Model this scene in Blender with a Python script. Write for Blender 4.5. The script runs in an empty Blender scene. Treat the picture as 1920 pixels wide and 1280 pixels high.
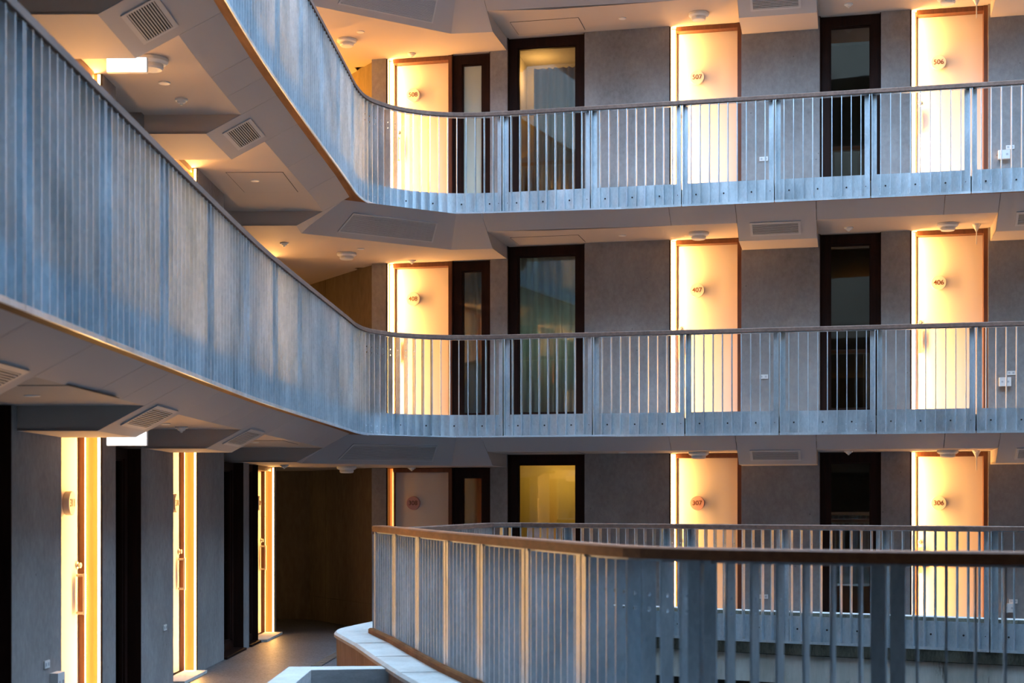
import bpy, bmesh, math, random
from mathutils import Vector, Matrix
from mathutils.geometry import tessellate_polygon
random.seed(7)
SC = bpy.context.scene
COL = SC.collection
# ------------------------------------------------------------------ camera, sky, exposure
H = 2.8                      # storey height; floor of the third level is z = 0
EYE = 1.75
FPX, CX, CY = 2800.0, 960.0, 943.0
cd = bpy.data.cameras.new('camera'); cam = bpy.data.objects.new('camera', cd); COL.objects.link(cam)
cam.location = (0, 0, EYE); cam.rotation_euler = (math.pi/2, 0, 0)
cd.sensor_width = 36.0; cd.lens = FPX/1920*36.0; cd.shift_y = (CY-640)/1920
cd.clip_start = .05; cd.clip_end = 300
cd.dof.use_dof = True; cd.dof.focus_distance = 17.5; cd.dof.aperture_fstop = 2.8
SC.camera = cam
W = bpy.data.worlds.new('dusk_sky'); SC.world = W; W.use_nodes = True
nt = W.node_tree; nt.nodes.clear()
wo = nt.nodes.new('ShaderNodeOutputWorld'); bg = nt.nodes.new('ShaderNodeBackground')
bg.inputs[0].default_value = (.43, .68, 1.0, 1); bg.inputs[1].default_value = 9.6
nt.links.new(bg.outputs[0], wo.inputs[0])
vs = SC.view_settings
vs.view_transform = 'Standard'; vs.look = 'None'; vs.gamma = 1; vs.use_curve_mapping = False
vs.exposure = 0.14
LED_COL = (1.0, .49, .13)
LED_W = 56.0

# ------------------------------------------------------------------ materials
def new_mat(name):
    m = bpy.data.materials.new(name); m.use_nodes = True
    n = m.node_tree.nodes; b = n['Principled BSDF']
    return m, m.node_tree, b
def tex(nt, kind, scale, vec=None, **kw):
    t = nt.nodes.new(kind)
    t.inputs['Scale'].default_value = scale
    for k, v in kw.items():
        t.inputs[k].default_value = v
    if vec is not None: nt.links.new(vec, t.inputs['Vector'])
    return t
def coords(nt, scale=(1, 1, 1)):
    g = nt.nodes.new('ShaderNodeNewGeometry')
    mp = nt.nodes.new('ShaderNodeMapping'); mp.inputs['Scale'].default_value = scale
    nt.links.new(g.outputs['Position'], mp.inputs['Vector'])
    return mp.outputs['Vector']
def objcoords(nt, scale=(1, 1, 1)):
    g = nt.nodes.new('ShaderNodeTexCoord')
    mp = nt.nodes.new('ShaderNodeMapping'); mp.inputs['Scale'].default_value = scale
    nt.links.new(g.outputs['Object'], mp.inputs['Vector'])
    return mp.outputs['Vector']
def ramp(nt, fac, stops):
    r = nt.nodes.new('ShaderNodeValToRGB')
    e = r.color_ramp.elements
    e[0].position, e[0].color = stops[0][0], (*stops[0][1], 1)
    e[1].position, e[1].color = stops[-1][0], (*stops[-1][1], 1)
    for p, c in stops[1:-1]:
        x = e.new(p); x.color = (*c, 1)
    nt.links.new(fac, r.inputs[0]); return r.outputs[0]
def mixc(nt, fac, a, b, mode='MIX'):
    m = nt.nodes.new('ShaderNodeMix'); m.data_type = 'RGBA'; m.blend_type = mode
    if isinstance(fac, (int, float)): m.inputs[0].default_value = fac
    else: nt.links.new(fac, m.inputs[0])
    for s, v in ((6, a), (7, b)):
        if isinstance(v, tuple): m.inputs[s].default_value = (*v, 1)
        else: nt.links.new(v, m.inputs[s])
    return m.outputs[2]
def bump(nt, b, h, strength, dist=.01):
    bp = nt.nodes.new('ShaderNodeBump'); bp.inputs['Strength'].default_value = strength
    bp.inputs['Distance'].default_value = dist
    nt.links.new(h, bp.inputs['Height']); nt.links.new(bp.outputs[0], b.inputs['Normal'])
def flat(name, col, rough=.5, metal=0.0, spec=None):
    m, nt, b = new_mat(name)
    b.inputs['Base Color'].default_value = (*col, 1); b.inputs['Roughness'].default_value = rough
    b.inputs['Metallic'].default_value = metal
    if spec is not None: b.inputs['Specular IOR Level'].default_value = spec
    return m
def emis(name, col, s):
    m, nt, b = new_mat(name)
    b.inputs['Base Color'].default_value = (.8, .8, .8, 1)
    b.inputs['Emission Color'].default_value = (*col, 1); b.inputs['Emission Strength'].default_value = s
    return m
def concrete(name, c0, c1, scale=1.3, rough=.85, streak=(1, 1, .35), pits=True):
    m, nt, b = new_mat(name)
    v = coords(nt, streak)
    n1 = tex(nt, 'ShaderNodeTexNoise', scale, v, Detail=8, Roughness=.62)
    n2 = tex(nt, 'ShaderNodeTexNoise', scale*14, v, Detail=4, Roughness=.6)
    f = mixc(nt, .35, n1.outputs[0], n2.outputs[0])
    c = ramp(nt, f, [(.32, c0), (.68, c1)])
    if pits:
        vo = tex(nt, 'ShaderNodeTexVoronoi', 5.0, coords(nt))
        p = ramp(nt, vo.outputs['Distance'], [(.03, (.45, .45, .45)), (.055, (1, 1, 1))])
        c = mixc(nt, .8, c, p, 'MULTIPLY')
    nt.links.new(c, b.inputs['Base Color']); b.inputs['Roughness'].default_value = rough
    b.inputs['Specular IOR Level'].default_value = .25
    bump(nt, b, n2.outputs[0], .25, .01)
    return m
def timber(name, c0, c1, axis=0, rough=.55, scale=9):
    m, nt, b = new_mat(name)
    s = [1, 1, 1]; s[axis] = .08
    v = coords(nt, tuple(s))
    n = tex(nt, 'ShaderNodeTexNoise', scale*3, v, Detail=6, Roughness=.65)
    n2 = tex(nt, 'ShaderNodeTexNoise', 1.7, coords(nt), Detail=3)
    f = mixc(nt, .4, n.outputs[0], n2.outputs[0])
    c = ramp(nt, f, [(.35, c0), (.65, c1)])
    nt.links.new(c, b.inputs['Base Color']); b.inputs['Roughness'].default_value = rough
    bump(nt, b, n.outputs[0], .15, .004)
    return m
def galvanised(name, c0, c1, metal=.55):
    m, nt, b = new_mat(name)
    v = coords(nt, (1, 1, .5))
    vo = tex(nt, 'ShaderNodeTexVoronoi', 60.0, v)
    n = tex(nt, 'ShaderNodeTexNoise', 3.2, coords(nt, (1, 1, .45)), Detail=7, Roughness=.65)
    f = mixc(nt, .12, n.outputs[0], vo.outputs['Color'])
    c = ramp(nt, f, [(.3, c0), (.7, c1)])
    nt.links.new(c, b.inputs['Base Color'])
    r = nt.nodes.new('ShaderNodeMapRange'); r.inputs['To Min'].default_value = .28; r.inputs['To Max'].default_value = .48
    nt.links.new(n.outputs[0], r.inputs['Value']); nt.links.new(r.outputs[0], b.inputs['Roughness'])
    b.inputs['Metallic'].default_value = metal
    bump(nt, b, f, .12, .004)
    return m
M = {}
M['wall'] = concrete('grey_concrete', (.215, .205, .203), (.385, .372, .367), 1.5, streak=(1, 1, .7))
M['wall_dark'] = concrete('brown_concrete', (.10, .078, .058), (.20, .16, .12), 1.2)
M['soffit'] = flat('soffit_paint', (.43, .43, .455), .6, spec=.3)
M['ceil'] = flat('ceiling_paint', (.54, .47, .42), .75, spec=.2)
M['slab'] = concrete('slab_concrete', (.28, .26, .23), (.46, .45, .42), 2.5, streak=(1, 1, .25))
def stained():
    m, nt, b = new_mat('stained_concrete')
    n1 = tex(nt, 'ShaderNodeTexNoise', 5.0, coords(nt, (1, 1, .18)), Detail=6, Roughness=.7)
    n2 = tex(nt, 'ShaderNodeTexNoise', 2.0, coords(nt), Detail=5)
    c = ramp(nt, n1.outputs[0], [(.30, (.035, .03, .025)), (.40, (.50, .50, .46)), (.7, (.68, .68, .64))])
    c = mixc(nt, .5, c, ramp(nt, n2.outputs[0], [(.35, (.45, .44, .38)), (.65, (1, 1, 1))]), 'MULTIPLY')
    nt.links.new(c, b.inputs['Base Color']); b.inputs['Roughness'].default_value = .85
    return m
M['stained'] = stained()
M['drip'] = concrete('mossy_drip_edge', (.015, .014, .011), (.16, .15, .11), 6.0, streak=(1, 1, .3))
M['galv'] = galvanised('galvanised_steel', (.46, .55, .61), (.84, .91, .96), .78)
M['rail'] = timber('weathered_rail_timber', (.10, .050, .034), (.23, .125, .085), 1, .7)
M['rail_fg'] = timber('warm_lit_rail_timber', (.21, .065, .018), (.40, .135, .042), 1)  # near handrail timber; the orange of the door glow is put into its colour
M['edge'] = timber('orange_formply', (.16, .068, .028), (.32, .145, .062), 1, .6, 5)
M['edge'].node_tree.nodes['Principled BSDF'].inputs['Specular IOR Level'].default_value = .05
M['frame'] = timber('dark_red_timber', (.014, .005, .0035), (.030, .010, .006), 2, .6)
M['frame'].node_tree.nodes['Principled BSDF'].inputs['Specular IOR Level'].default_value = .15
M['frame_brown'] = timber('door_frame_timber', (.10, .032, .014), (.20, .07, .03), 2, .45)
M['leaf'] = flat('cream_door_paint', (.75, .67, .58), .5)
M['plate'] = flat('white_disc', (.60, .57, .53), .5)
M['plate_pink'] = flat('pink_disc', (.62, .34, .31), .5)
M['digit'] = flat('bronze_digits', (.14, .045, .012), .6)
M['steel'] = flat('brushed_steel', (.62, .58, .52), .35, .9)
M['led'] = emis('led_strip', (1.0, .62, .24), 7.0)
M['jamb'] = flat('amber_jamb_lining', (.30, .15, .045), .5)
M['led_dim'] = emis('dim_led_strip', (1.0, .24, .008), .75)  # dim strip; its orange glow stands for the softly lit reveal
M['jamb_dim_lit'] = flat('lit_amber_jamb', (.55, .25, .06), .5)  # lighter copy of the lining, the reveal's dim light put into the colour
M['white'] = flat('white_plastic', (.78, .78, .76), .45)
M['dark'] = flat('dark_gap', (.02, .02, .022), .7)
M['vent'] = flat('vent_paint', (.50, .51, .53), .5)
M['floor'] = None
def floor_mat():
    m, nt, b = new_mat('speckled_floor')
    v = tex(nt, 'ShaderNodeTexVoronoi', 60.0, coords(nt))
    n = tex(nt, 'ShaderNodeTexNoise', 1.4, coords(nt), Detail=6)
    c = ramp(nt, v.outputs['Color'], [(.2, (.06, .06, .065)), (.8, (.17, .17, .18))])
    c = mixc(nt, .5, c, ramp(nt, n.outputs[0], [(.35, (.55, .55, .55)), (.65, (1, 1, 1))]), 'MULTIPLY')
    nt.links.new(c, b.inputs['Base Color']); b.inputs['Roughness'].default_value = .48
    bump(nt, b, v.outputs['Distance'], .1, .003)
    return m
M['floor'] = floor_mat()
M['curb_top'] = concrete('pale_coping_concrete', (.50, .49, .45), (.74, .74, .70), 3.0)
M['curb_face'] = timber('board_marked_concrete', (.20, .13, .095), (.44, .31, .24), 2, .85, 12)
M['rough'] = concrete('rough_broken_concrete', (.30, .31, .32), (.56, .57, .58), 7.0, streak=(.5, .5, 2.2))
M['sign'] = emis('lit_sign_face', (1.0, .97, 1.0), 5.0)
M['curtain'] = None
M['curtain_warm'] = flat('cream_curtain', (.66, .52, .40), .9)
M['room'] = flat('room_paint', (.22, .20, .18), .9)
def blind_mat():
    m, nt, b = new_mat('backlit_blind')
    tr = nt.nodes.new('ShaderNodeBsdfTranslucent'); tr.inputs[0].default_value = (.95, .78, .42, 1)
    mx = nt.nodes.new('ShaderNodeMixShader'); mx.inputs[0].default_value = .75
    b.inputs['Base Color'].default_value = (.75, .62, .36, 1); b.inputs['Roughness'].default_value = .9
    o = nt.nodes['Material Output']
    nt.links.new(b.outputs[0], mx.inputs[1]); nt.links.new(tr.outputs[0], mx.inputs[2]); nt.links.new(mx.outputs[0], o.inputs[0])
    return m
M['blind'] = blind_mat()
M['curtain'] = blind_mat(); M['curtain'].name = 'sheer_curtain'
for nd in M['curtain'].node_tree.nodes:
    if nd.type == 'BSDF_TRANSLUCENT': nd.inputs[0].default_value = (.70, .74, .70, 1)
    if nd.type == 'BSDF_PRINCIPLED': nd.inputs['Base Color'].default_value = (.60, .63, .60, 1)
    if nd.type == 'MIX_SHADER': nd.inputs[0].default_value = .45
def glass_mat(name, tint, refl=1.0):
    m, nt, b = new_mat(name)
    nt.nodes.remove(b)
    tr = nt.nodes.new('ShaderNodeBsdfTransparent'); tr.inputs[0].default_value = (*tint, 1)
    gl = nt.nodes.new('ShaderNodeBsdfGlossy'); gl.inputs['Roughness'].default_value = .02
    gl.inputs[0].default_value = (refl, refl, refl, 1)
    fr = nt.nodes.new('ShaderNodeFresnel'); fr.inputs[0].default_value = 1.75
    mx = nt.nodes.new('ShaderNodeMixShader')
    nt.links.new(fr.outputs[0], mx.inputs[0]); nt.links.new(tr.outputs[0], mx.inputs[1]); nt.links.new(gl.outputs[0], mx.inputs[2])
    nt.links.new(mx.outputs[0], nt.nodes['Material Output'].inputs[0])
    return m
M['glass'] = glass_mat('clear_glass', (.80, .84, .82))
M['frosted'] = flat('frosted_glass', (.50, .60, .54), .3)

# ------------------------------------------------------------------ mesh builder
LOC = {}
class MB:
    def __init__(s): s.v = []; s.f = []; s.mi = []; s.cur = 0
    def add(s, vs, fs):
        o = len(s.v); s.v += [tuple(p) for p in vs]
        for f in fs: s.f.append([i+o for i in f]); s.mi.append(s.cur)
    def hexa(s, p):          # 8 points: bottom ring 0-3, top ring 4-7
        s.add(p, [(3, 2, 1, 0), (4, 5, 6, 7), (0, 1, 5, 4), (1, 2, 6, 5), (2, 3, 7, 6), (3, 0, 4, 7)])
    def box(s, x0, x1, y0, y1, z0, z1):
        s.hexa([(x0, y0, z0), (x1, y0, z0), (x1, y1, z0), (x0, y1, z0), (x0, y0, z1), (x1, y0, z1), (x1, y1, z1), (x0, y1, z1)])
    def fbox(s, F, u0, u1, v0, v1, z0, z1):
        P = F.p
        s.hexa([P(u0, v0, z0), P(u1, v0, z0), P(u1, v1, z0), P(u0, v1, z0), P(u0, v0, z1), P(u1, v0, z1), P(u1, v1, z1), P(u0, v1, z1)])
    def prism(s, poly, z0, z1):
        n = len(poly)
        tri = tessellate_polygon([[Vector((p[0], p[1], 0)) for p in poly]])
        s.add([(p[0], p[1], z1) for p in poly], [tuple(t) for t in tri])
        s.add([(p[0], p[1], z0) for p in poly], [tuple(reversed(t)) for t in tri])
        s.add([(p[0], p[1], z0) for p in poly]+[(p[0], p[1], z1) for p in poly],
              [(i, (i+1) % n, n+(i+1) % n, n+i) for i in range(n)])
    def lathe(s, c, prof, n=20, axis=None):
        # prof: (r, h) list along axis (default z); c centre
        A = Vector(axis).normalized() if axis is not None else Vector((0, 0, 1))
        X = A.orthogonal().normalized(); Y = A.cross(X)
        c = Vector(c); vs = []; fs = []
        for r, h in prof:
            for i in range(n):
                a = 2*math.pi*i/n
                vs.append(c + A*h + (X*math.cos(a)+Y*math.sin(a))*r)
        for k in range(len(prof)-1):
            for i in range(n):
                j = (i+1) % n
                fs.append((k*n+i, k*n+j, (k+1)*n+j, (k+1)*n+i))
        fs.append(tuple(range(n))[::-1]); fs.append(tuple((len(prof)-1)*n+i for i in range(n)))
        s.add(vs, fs)
    def mesh(s, name, mats, off=(0, 0, 0)):
        me = bpy.data.meshes.new(name)
        me.from_pydata([(x-off[0], y-off[1], z-off[2]) for x, y, z in s.v], [], s.f)
        mats = mats if isinstance(mats, (list, tuple)) else [mats]
        for m in mats: me.materials.append(m)
        if len(mats) > 1: me.polygons.foreach_set('material_index', s.mi)
        bm = bmesh.new(); bm.from_mesh(me); bmesh.ops.recalc_face_normals(bm, faces=bm.faces); bm.to_mesh(me); bm.free()
        return me
    def build(s, name, mats, parent=None, smooth=False):
        off = LOC.get(parent.name, Vector()) if parent else (Vector(s.v[0]) if False else Vector())
        me = s.mesh(name, mats, off)
        if smooth:
            me.polygons.foreach_set('use_smooth', [True]*len(me.polygons))
        return link(name, me, parent)
def link(name, data, parent=None):
    o = bpy.data.objects.new(name, data); COL.objects.link(o)
    if parent: o.parent = parent; LOC[o.name] = LOC.get(parent.name, Vector())
    return o
def empty(name, loc, label=None, cat=None, kind=None, group=None):
    o = bpy.data.objects.new(name, None); COL.objects.link(o)
    o.location = loc; o.empty_display_size = .1; LOC[o.name] = Vector(loc)
    return tag(o, label, cat, kind, group)
def tag(o, label=None, cat=None, kind=None, group=None):
    if label: o['label'] = label
    if cat: o['category'] = cat
    if kind: o['kind'] = kind
    if group: o['group'] = group
    return o
def copy_tree(src, delta, label=None, parent=None):
    c = src.copy(); COL.objects.link(c)
    if parent: c.parent = parent
    else:
        c.location = Vector(src.location)+Vector(delta); LOC[c.name] = Vector(c.location)
        if label: c['label'] = label
    for ch in src.children: copy_tree(ch, delta, None, c)
    return c
def quad_strip(mb, a, b, w, z0, z1):
    a = Vector(a); b = Vector(b); d = (b-a).normalized(); n = Vector((-d.y, d.x))*w/2
    mb.hexa([(*(a-n), z0), (*(b-n), z0), (*(b+n), z0), (*(a+n), z0), (*(a-n), z1), (*(b-n), z1), (*(b+n), z1), (*(a+n), z1)])
class Frame:                 # u along the wall, v out into the courtyard
    def __init__(s, o, U, N): s.o = o; s.U = U; s.N = N
    def p(s, u, v, z): return (s.o[0]+u*s.U[0]+v*s.N[0], s.o[1]+u*s.U[1]+v*s.N[1], z)
    def u_px(s, px, v=0.0):
        k = px-CX; ox = s.o[0]+v*s.N[0]; oy = s.o[1]+v*s.N[1]
        return (k*oy-FPX*ox)/(FPX*s.U[0]-k*s.U[1])
    def uv(s, x, y):
        dx, dy = x-s.o[0], y-s.o[1]
        return dx*s.U[0]+dy*s.U[1], dx*s.N[0]+dy*s.N[1]
al = math.atan(.2242)
FB = Frame((-1.389, 20.372), (math.cos(al), -math.sin(al)), (-math.sin(al), -math.cos(al)))
bl = math.atan(.016)
FL = Frame((-3.49, 0.0), (math.sin(bl), math.cos(bl)), (math.cos(bl), -math.sin(bl)))
def zf(lv): return (lv-3)*H
# ------------------------------------------------------------------ plan paths
def catmull(pts, n=8):
    out = []
    P = [Vector(p) for p in pts]
    for i in range(len(P)-1):
        p0 = P[max(i-1, 0)]; p1 = P[i]; p2 = P[i+1]; p3 = P[min(i+2, len(P)-1)]
        for k in range(n):
            t = k/n
            out.append(.5*((2*p1)+(p2-p0)*t+(2*p0-5*p1+4*p2-p3)*t*t+(3*p1-p0-3*p2+p3)*t**3))
    out.append(P[-1]); return out
class Path:
    def __init__(s, pts):
        s.pts = [Vector(p) for p in pts]; s.s = [0.0]
        for a, b in zip(s.pts, s.pts[1:]): s.s.append(s.s[-1]+(b-a).length)
        s.len = s.s[-1]
    def at(s, t):
        t = max(0.0, min(s.len, t))
        for i in range(len(s.pts)-1):
            if t <= s.s[i+1] or i == len(s.pts)-2:
                a, b = s.pts[i], s.pts[i+1]; d = (b-a)
                return a+d*((t-s.s[i])/max(d.length, 1e-9)), d.normalized()
    def smooth_t(s, t, h=.12):
        a, _ = s.at(t-h); b, _ = s.at(t+h); return (b-a).normalized()
    def off(s, t, inward):
        p, _ = s.at(t); d = s.smooth_t(t)
        return p + Vector((-d.y, d.x))*inward
    def t_px(s, px, lo=0.0, hi=None):
        hi = s.len if hi is None else hi
        prev = None; n = 1500
        for k in range(n+1):
            t = lo+(hi-lo)*k/n; p, _ = s.at(t)
            g = p.x*FPX-(px-CX)*p.y
            if prev is not None and (g > 0) != (prev > 0): return t
            prev = g
        raise ValueError('px %s' % px)
    def t_y(s, y):
        for k in range(2000):
            t = s.len*k/1999
            if s.at(t)[0].y >= y: return t
UP = Path(catmull([(-2.08, 2.0), (-2.08, 6.0), (-2.07, 10.0), (-2.05, 12.0), (-2.0, 13.5), (-1.935, 15.0), (-1.885, 16.1), (-1.845, 17.0)], 8)[:-1]
          + catmull([(-1.845, 17.0), (-1.825, 17.5), (-1.76, 17.95), (-1.62, 18.25), (-1.38, 18.52), (-1.02, 18.72), (-.60, 18.79), (-.11, 18.73)], 8)[:-1]
          + [Vector((-.11+1.1*k, 18.73-.2318*1.1*k)) for k in range(10)])
FG = Path(catmull([(3.6, 5.88), (2.9, 6.045), (2.135, 6.226), (1.613, 6.376), (1.257, 6.52), (.90, 6.74), (.716, 6.91), (.606, 7.07), (.431, 7.55)], 5)[:-1]+[(.431, 7.55), (.16, 8.5), (-.12, 9.45), (-.385, 10.40), (-.64, 11.42), (-.90, 12.5), (-1.17, 13.48)])
L3 = Path([(-1.19, 13.56), (-1.16, 13.8), (-1.0, 14.4), (-.68, 15.9), (-.40, 17.2), (-.22, 17.95), (.10, 18.1), (.62, 17.62), (1.72, 17.05), (1.97, 16.85), (2.94, 16.33), (3.9, 15.86), (4.93, 15.3), (6.6, 14.5), (9.0, 13.4)])

# ------------------------------------------------------------------ railings
def fin_mesh(name, h, depth=.085, t=.010, holes=True):
    mb = MB()
    outer = [(0, 0), (depth, 0), (depth, h), (0, h)]
    loops = [[Vector((0, a, b)) for a, b in outer]]
    if holes:
        for hz in (h-.155, h-.225):
            loops.append([Vector((0, depth*.5+.010*math.cos(k*math.pi/4), hz+.010*math.sin(k*math.pi/4))) for k in range(8)])
    tri = tessellate_polygon([[Vector((p.y, p.z, 0)) for p in L] for L in loops])
    flatp = [p for L in loops for p in L]
    for sx in (-t/2, t/2):
        mb.add([(sx, p.y, p.z) for p in flatp], [tuple(q) for q in tri])
    o = 0
    for L in loops:
        n = len(L)
        mb.add([(-t/2, p.y, p.z) for p in L]+[(t/2, p.y, p.z) for p in L], [(i, (i+1) % n, n+(i+1) % n, n+i) for i in range(n)])
    for zz in (.045, .115):          # rivet heads near the foot
        mb.lathe((-t/2, depth*.55, zz), [(.008, 0), (.008, .003), (.005, .006)], 6, (-1, 0, 0))
    return mb.mesh(name, M['galv'])
def post_mesh(name, h, side, depth=.085):
    mb = MB(); t = .010; w = .062
    x0, x1 = (0, t) if side > 0 else (-t, 0)
    mb.box(x0, x1, 0, depth, 0, h)
    a, b = (0, w) if side > 0 else (-w, 0)
    mb.box(a, b, depth-.010, depth+.002, 0, h)
    mb.box(a*.5 if side > 0 else a*.6, b*.6 if side > 0 else b*.5, .02, depth, h, h+.012)
    return mb.mesh(name, M['galv'])
def sweep(mb, path, t0, t1, prof, z, step=.12, taper=None):
    # prof: list of (inward, dz)
    n = max(2, int((t1-t0)/step)+1); k = len(prof); vs = []; fs = []
    for i in range(n):
        t = t0+(t1-t0)*i/(n-1)
        zz = z(t) if callable(z) else z
        for a, dz in prof:
            q = path.off(t, a); vs.append((q.x, q.y, zz+dz))
    for i in range(n-1):
        for j in range(k):
            fs.append((i*k+j, i*k+(j+1) % k, (i+1)*k+(j+1) % k, (i+1)*k+j))
    fs.append(tuple(range(k))); fs.append(tuple(reversed(range((n-1)*k, n*k))))
    mb.add(vs, fs)
def railing(name, label, path, t0, t1, joints, ztop, height, pitch=.1134, railmat='rail', fins=None, toe=True, base=False, rail_t=.048, width=.10):
    zb = ztop-height; fh = height-rail_t-.012
    c, _ = path.at((t0+t1)/2)
    root = empty(name, (c.x, c.y, zb), label, 'railing')
    RL = LOC[root.name]
    mf = fin_mesh(name+'_slat', fh); pl = post_mesh(name+'_post', fh, 1); pr = post_mesh(name+'_post', fh, -1)
    def place(nm, me, t):
        p, _ = path.at(t); d = path.smooth_t(t)
        o = link(nm, me, root); o.location = Vector((p.x, p.y, zb))-RL
        o.rotation_euler = (0, 0, math.atan2(d.y, d.x))
    mb = MB(); w2 = width/2; c0 = .045
    pf = [(c0-w2, -rail_t), (c0+w2, -rail_t), (c0+w2, -.008), (c0+w2-.008, 0), (c0-w2+.008, 0), (c0-w2, -.008)]
    sweep(mb, path, t0, t1, pf, ztop)
    mb.build('handrail', M[railmat], root)
    mb = MB(); sweep(mb, path, t0, t1, [(.02, -.012), (.07, -.012), (.07, 0), (.02, 0)], ztop-rail_t)
    mb.build('rail_plate', M['galv'], root)
    bolts = MB()
    js = sorted(joints)
    for a, b in zip(js, js[1:]):
        L = b-a
        if fins is None: n = max(1, round(L/pitch)-1)
        else: n = fins
        place('post', pl, a+.009); place('post', pr, b-.009)
        for k in range(n):
            place('slat', mf, a+L*(k+1)/(n+1))
        if toe:
            mt = MB(); sweep(mt, path, a+.007, b-.007, [(.086, 0), (.091, 0), (.091, .29), (.086, .29)], zb)
            sweep(mt, path, a+.005, b-.005, [(-.004, -.005), (.007, -.005), (.007, .022), (-.004, .022)], zb)
            mt.build('toe_plate', M['galv'], root)
            for k in range(n+1):
                if k % 3 == 1 or k in (0, n):
                    t = a+L*(k+.5)/(n+1); p = path.off(t, .086); d = path.smooth_t(t)
                    bolts.lathe((p.x, p.y, zb+.15), [(.011, 0), (.011, .006), (.005, .006), (.005, .022 if k % 2 else .010)], 6, (d.y, -d.x, 0))
    if bolts.v:
        o = bolts.build('bolts', M['dark'], root); o['kind'] = 'stuff'
    if base:
        mb = MB(); sweep(mb, path, t0, t1, [(.088, 0), (.135, 0), (.135, .035), (.12, .045), (.088, .045)], base)
        mb.build('base_rail', M['edge'], root)
    return root
t_c = UP.t_px(660, UP.t_y(15.0), UP.t_y(18.0))
def up_joints(leftpx, backpx, y0):
    j = [UP.t_px(p, 0, t_c+.25) for p in leftpx]
    L = 1.17
    t = j[0]
    while UP.at(t)[0].y-L > y0: t -= L; j.append(t)
    lo = UP.t_px(700, t_c, UP.t_y(18.6))
    j += [UP.t_px(p, lo) for p in backpx]
    t = j[-1]
    while t+1.134 < UP.len-.2: t += 1.134; j.append(t)
    return sorted(j)
j4 = up_joints([45, 198, 308, 395, 462, 516, 562, 600, 633, 660], [943, 1110, 1283, 1460, 1642, 1830], 4.2)
j5 = up_joints([308, 395, 467, 520, 564, 603, 634, 661], [940, 1107, 1277, 1452, 1632, 1820], 7.0)
railing('gallery_railing', 'galvanised slat railing with brown handrail along the middle gallery, passing door 407', UP, j4[0], j4[-1], j4, 3.864, 1.29)
railing('gallery_railing', 'galvanised slat railing with brown handrail along the top gallery, passing door 507', UP, j5[0], j5[-1], j5, 6.664, 1.29)
# level three: far side of the void, and the railing in front
j3 = [L3.t_px(p, L3.t_y(17.0)) for p in (1056, 1241, 1286, 1463, 1651, 1855)]
t = j3[-1]
while t+1.17 < L3.len: t += 1.17; j3.append(t)
t = j3[0]
while t-1.15 > .1: t -= 1.15; j3.append(t)
j3 = sorted(j3+[.03])
railing('gallery_railing', 'galvanised slat railing of the lowest far gallery, in front of doors 307 and 306', L3, j3[0], j3[-1], j3, 1.515, 1.29)
jf = [FG.t_px(p) for p in (1668, 1334, 1120, 1012, 925, 859, 803, 758, 719)]
t = jf[0]
while t-1.05 > .02: t -= 1.05; jf.append(t)
jf = sorted(jf)
rfg = railing('balustrade', 'near railing standing on the pale concrete kerb, timber handrail coloured orange by warm light and warm-lit steel posts', FG, jf[0], jf[-1]+.02, jf, 1.55, 1.29, pitch=.111, railmat='rail_fg', base=.585, rail_t=.055, width=.11)

# ------------------------------------------------------------------ structure: floors, kerbs, ceilings, walls
def pathpts(path, t0, t1, inward, n):
    return [tuple(path.off(t0+(t1-t0)*i/n, inward)) for i in range(n+1)]
def struct(mb, name, mats, parent=None, label=None):
    o = mb.build(name, mats, parent)
    if parent is None: o['kind'] = 'structure'
    return o
lend = FL.u_px(517.5)                                      # where the left wall ends (u)
void = pathpts(FG, 0, FG.len-.05, .25, 50)+pathpts(L3, .05, L3.len, .25, 60)
mb = MB()
poly = [(-7, -4), (10, -4), (10, 5.0), (3.6, 5.8)]+void+[(10.5, 13.0), (10.5, 21), (-7, 26)]
mb.prism(poly, -.25, 0)
struct(mb, 'floor', M['floor'])
# kerb round the void (coping, inner face, outer stained band)
mb = MB()
def closed_sweep(mb, path, t0, t1, prof, z, mats):
    n = int((t1-t0)/.1)+2; k = len(prof); vs = []
    for i in range(n):
        t = t0+(t1-t0)*i/(n-1)
        for a, dz in prof:
            q = path.off(t, a); vs.append((q.x, q.y, z+dz))
    for j in range(k):
        mb.cur = mats[j]
        fs = [(i*k+j, i*k+(j+1) % k, (i+1)*k+(j+1) % k, (i+1)*k+j) for i in range(n-1)]
        mb.add(vs, fs)
    mb.cur = 0
    mb.add(vs, [tuple(range(k)), tuple(reversed(range((n-1)*k, n*k)))])
KERB = [M['curb_top'], M['curb_face'], M['drip'], M['stained']]
FGK = Path(list(FG.pts[:-1])+catmull([FG.pts[-1], (-1.20, 13.62), (-1.20, 13.85), (-1.10, 14.25), (-1.0, 14.6)], 6))
closed_sweep(mb, FGK, 0, FGK.len, [(.10, -.80), (.10, 0), (.40, 0), (.42, -.02), (.42, -.045), (.40, -.055), (.39, -.60), (.39, -.80)], .585, [3, 0, 0, 0, 0, 1, 1, 3])
struct(mb, 'trim_1', KERB)
mb = MB()
closed_sweep(mb, L3, 1.2, L3.len, [(.13, -.78), (.13, -.47), (.10, -.46), (.10, -.05), (.14, 0), (.36, 0), (.40, -.02), (.40, -.78)], .55, [3, 2, 2, 2, 0, 0, 1, 3])
struct(mb, 'trim_2', KERB)
kerb = bpy.data.objects['trim_1']
for t in jf[:-1]:
    for dt in (0,):
        mb = MB(); a = FG.off(t, .135); b = FG.off(t+.02, .40)
        quad_strip(mb, a, b, .006, .585, .5862); mb.build('coping_joint', M['drip'], kerb)
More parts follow.
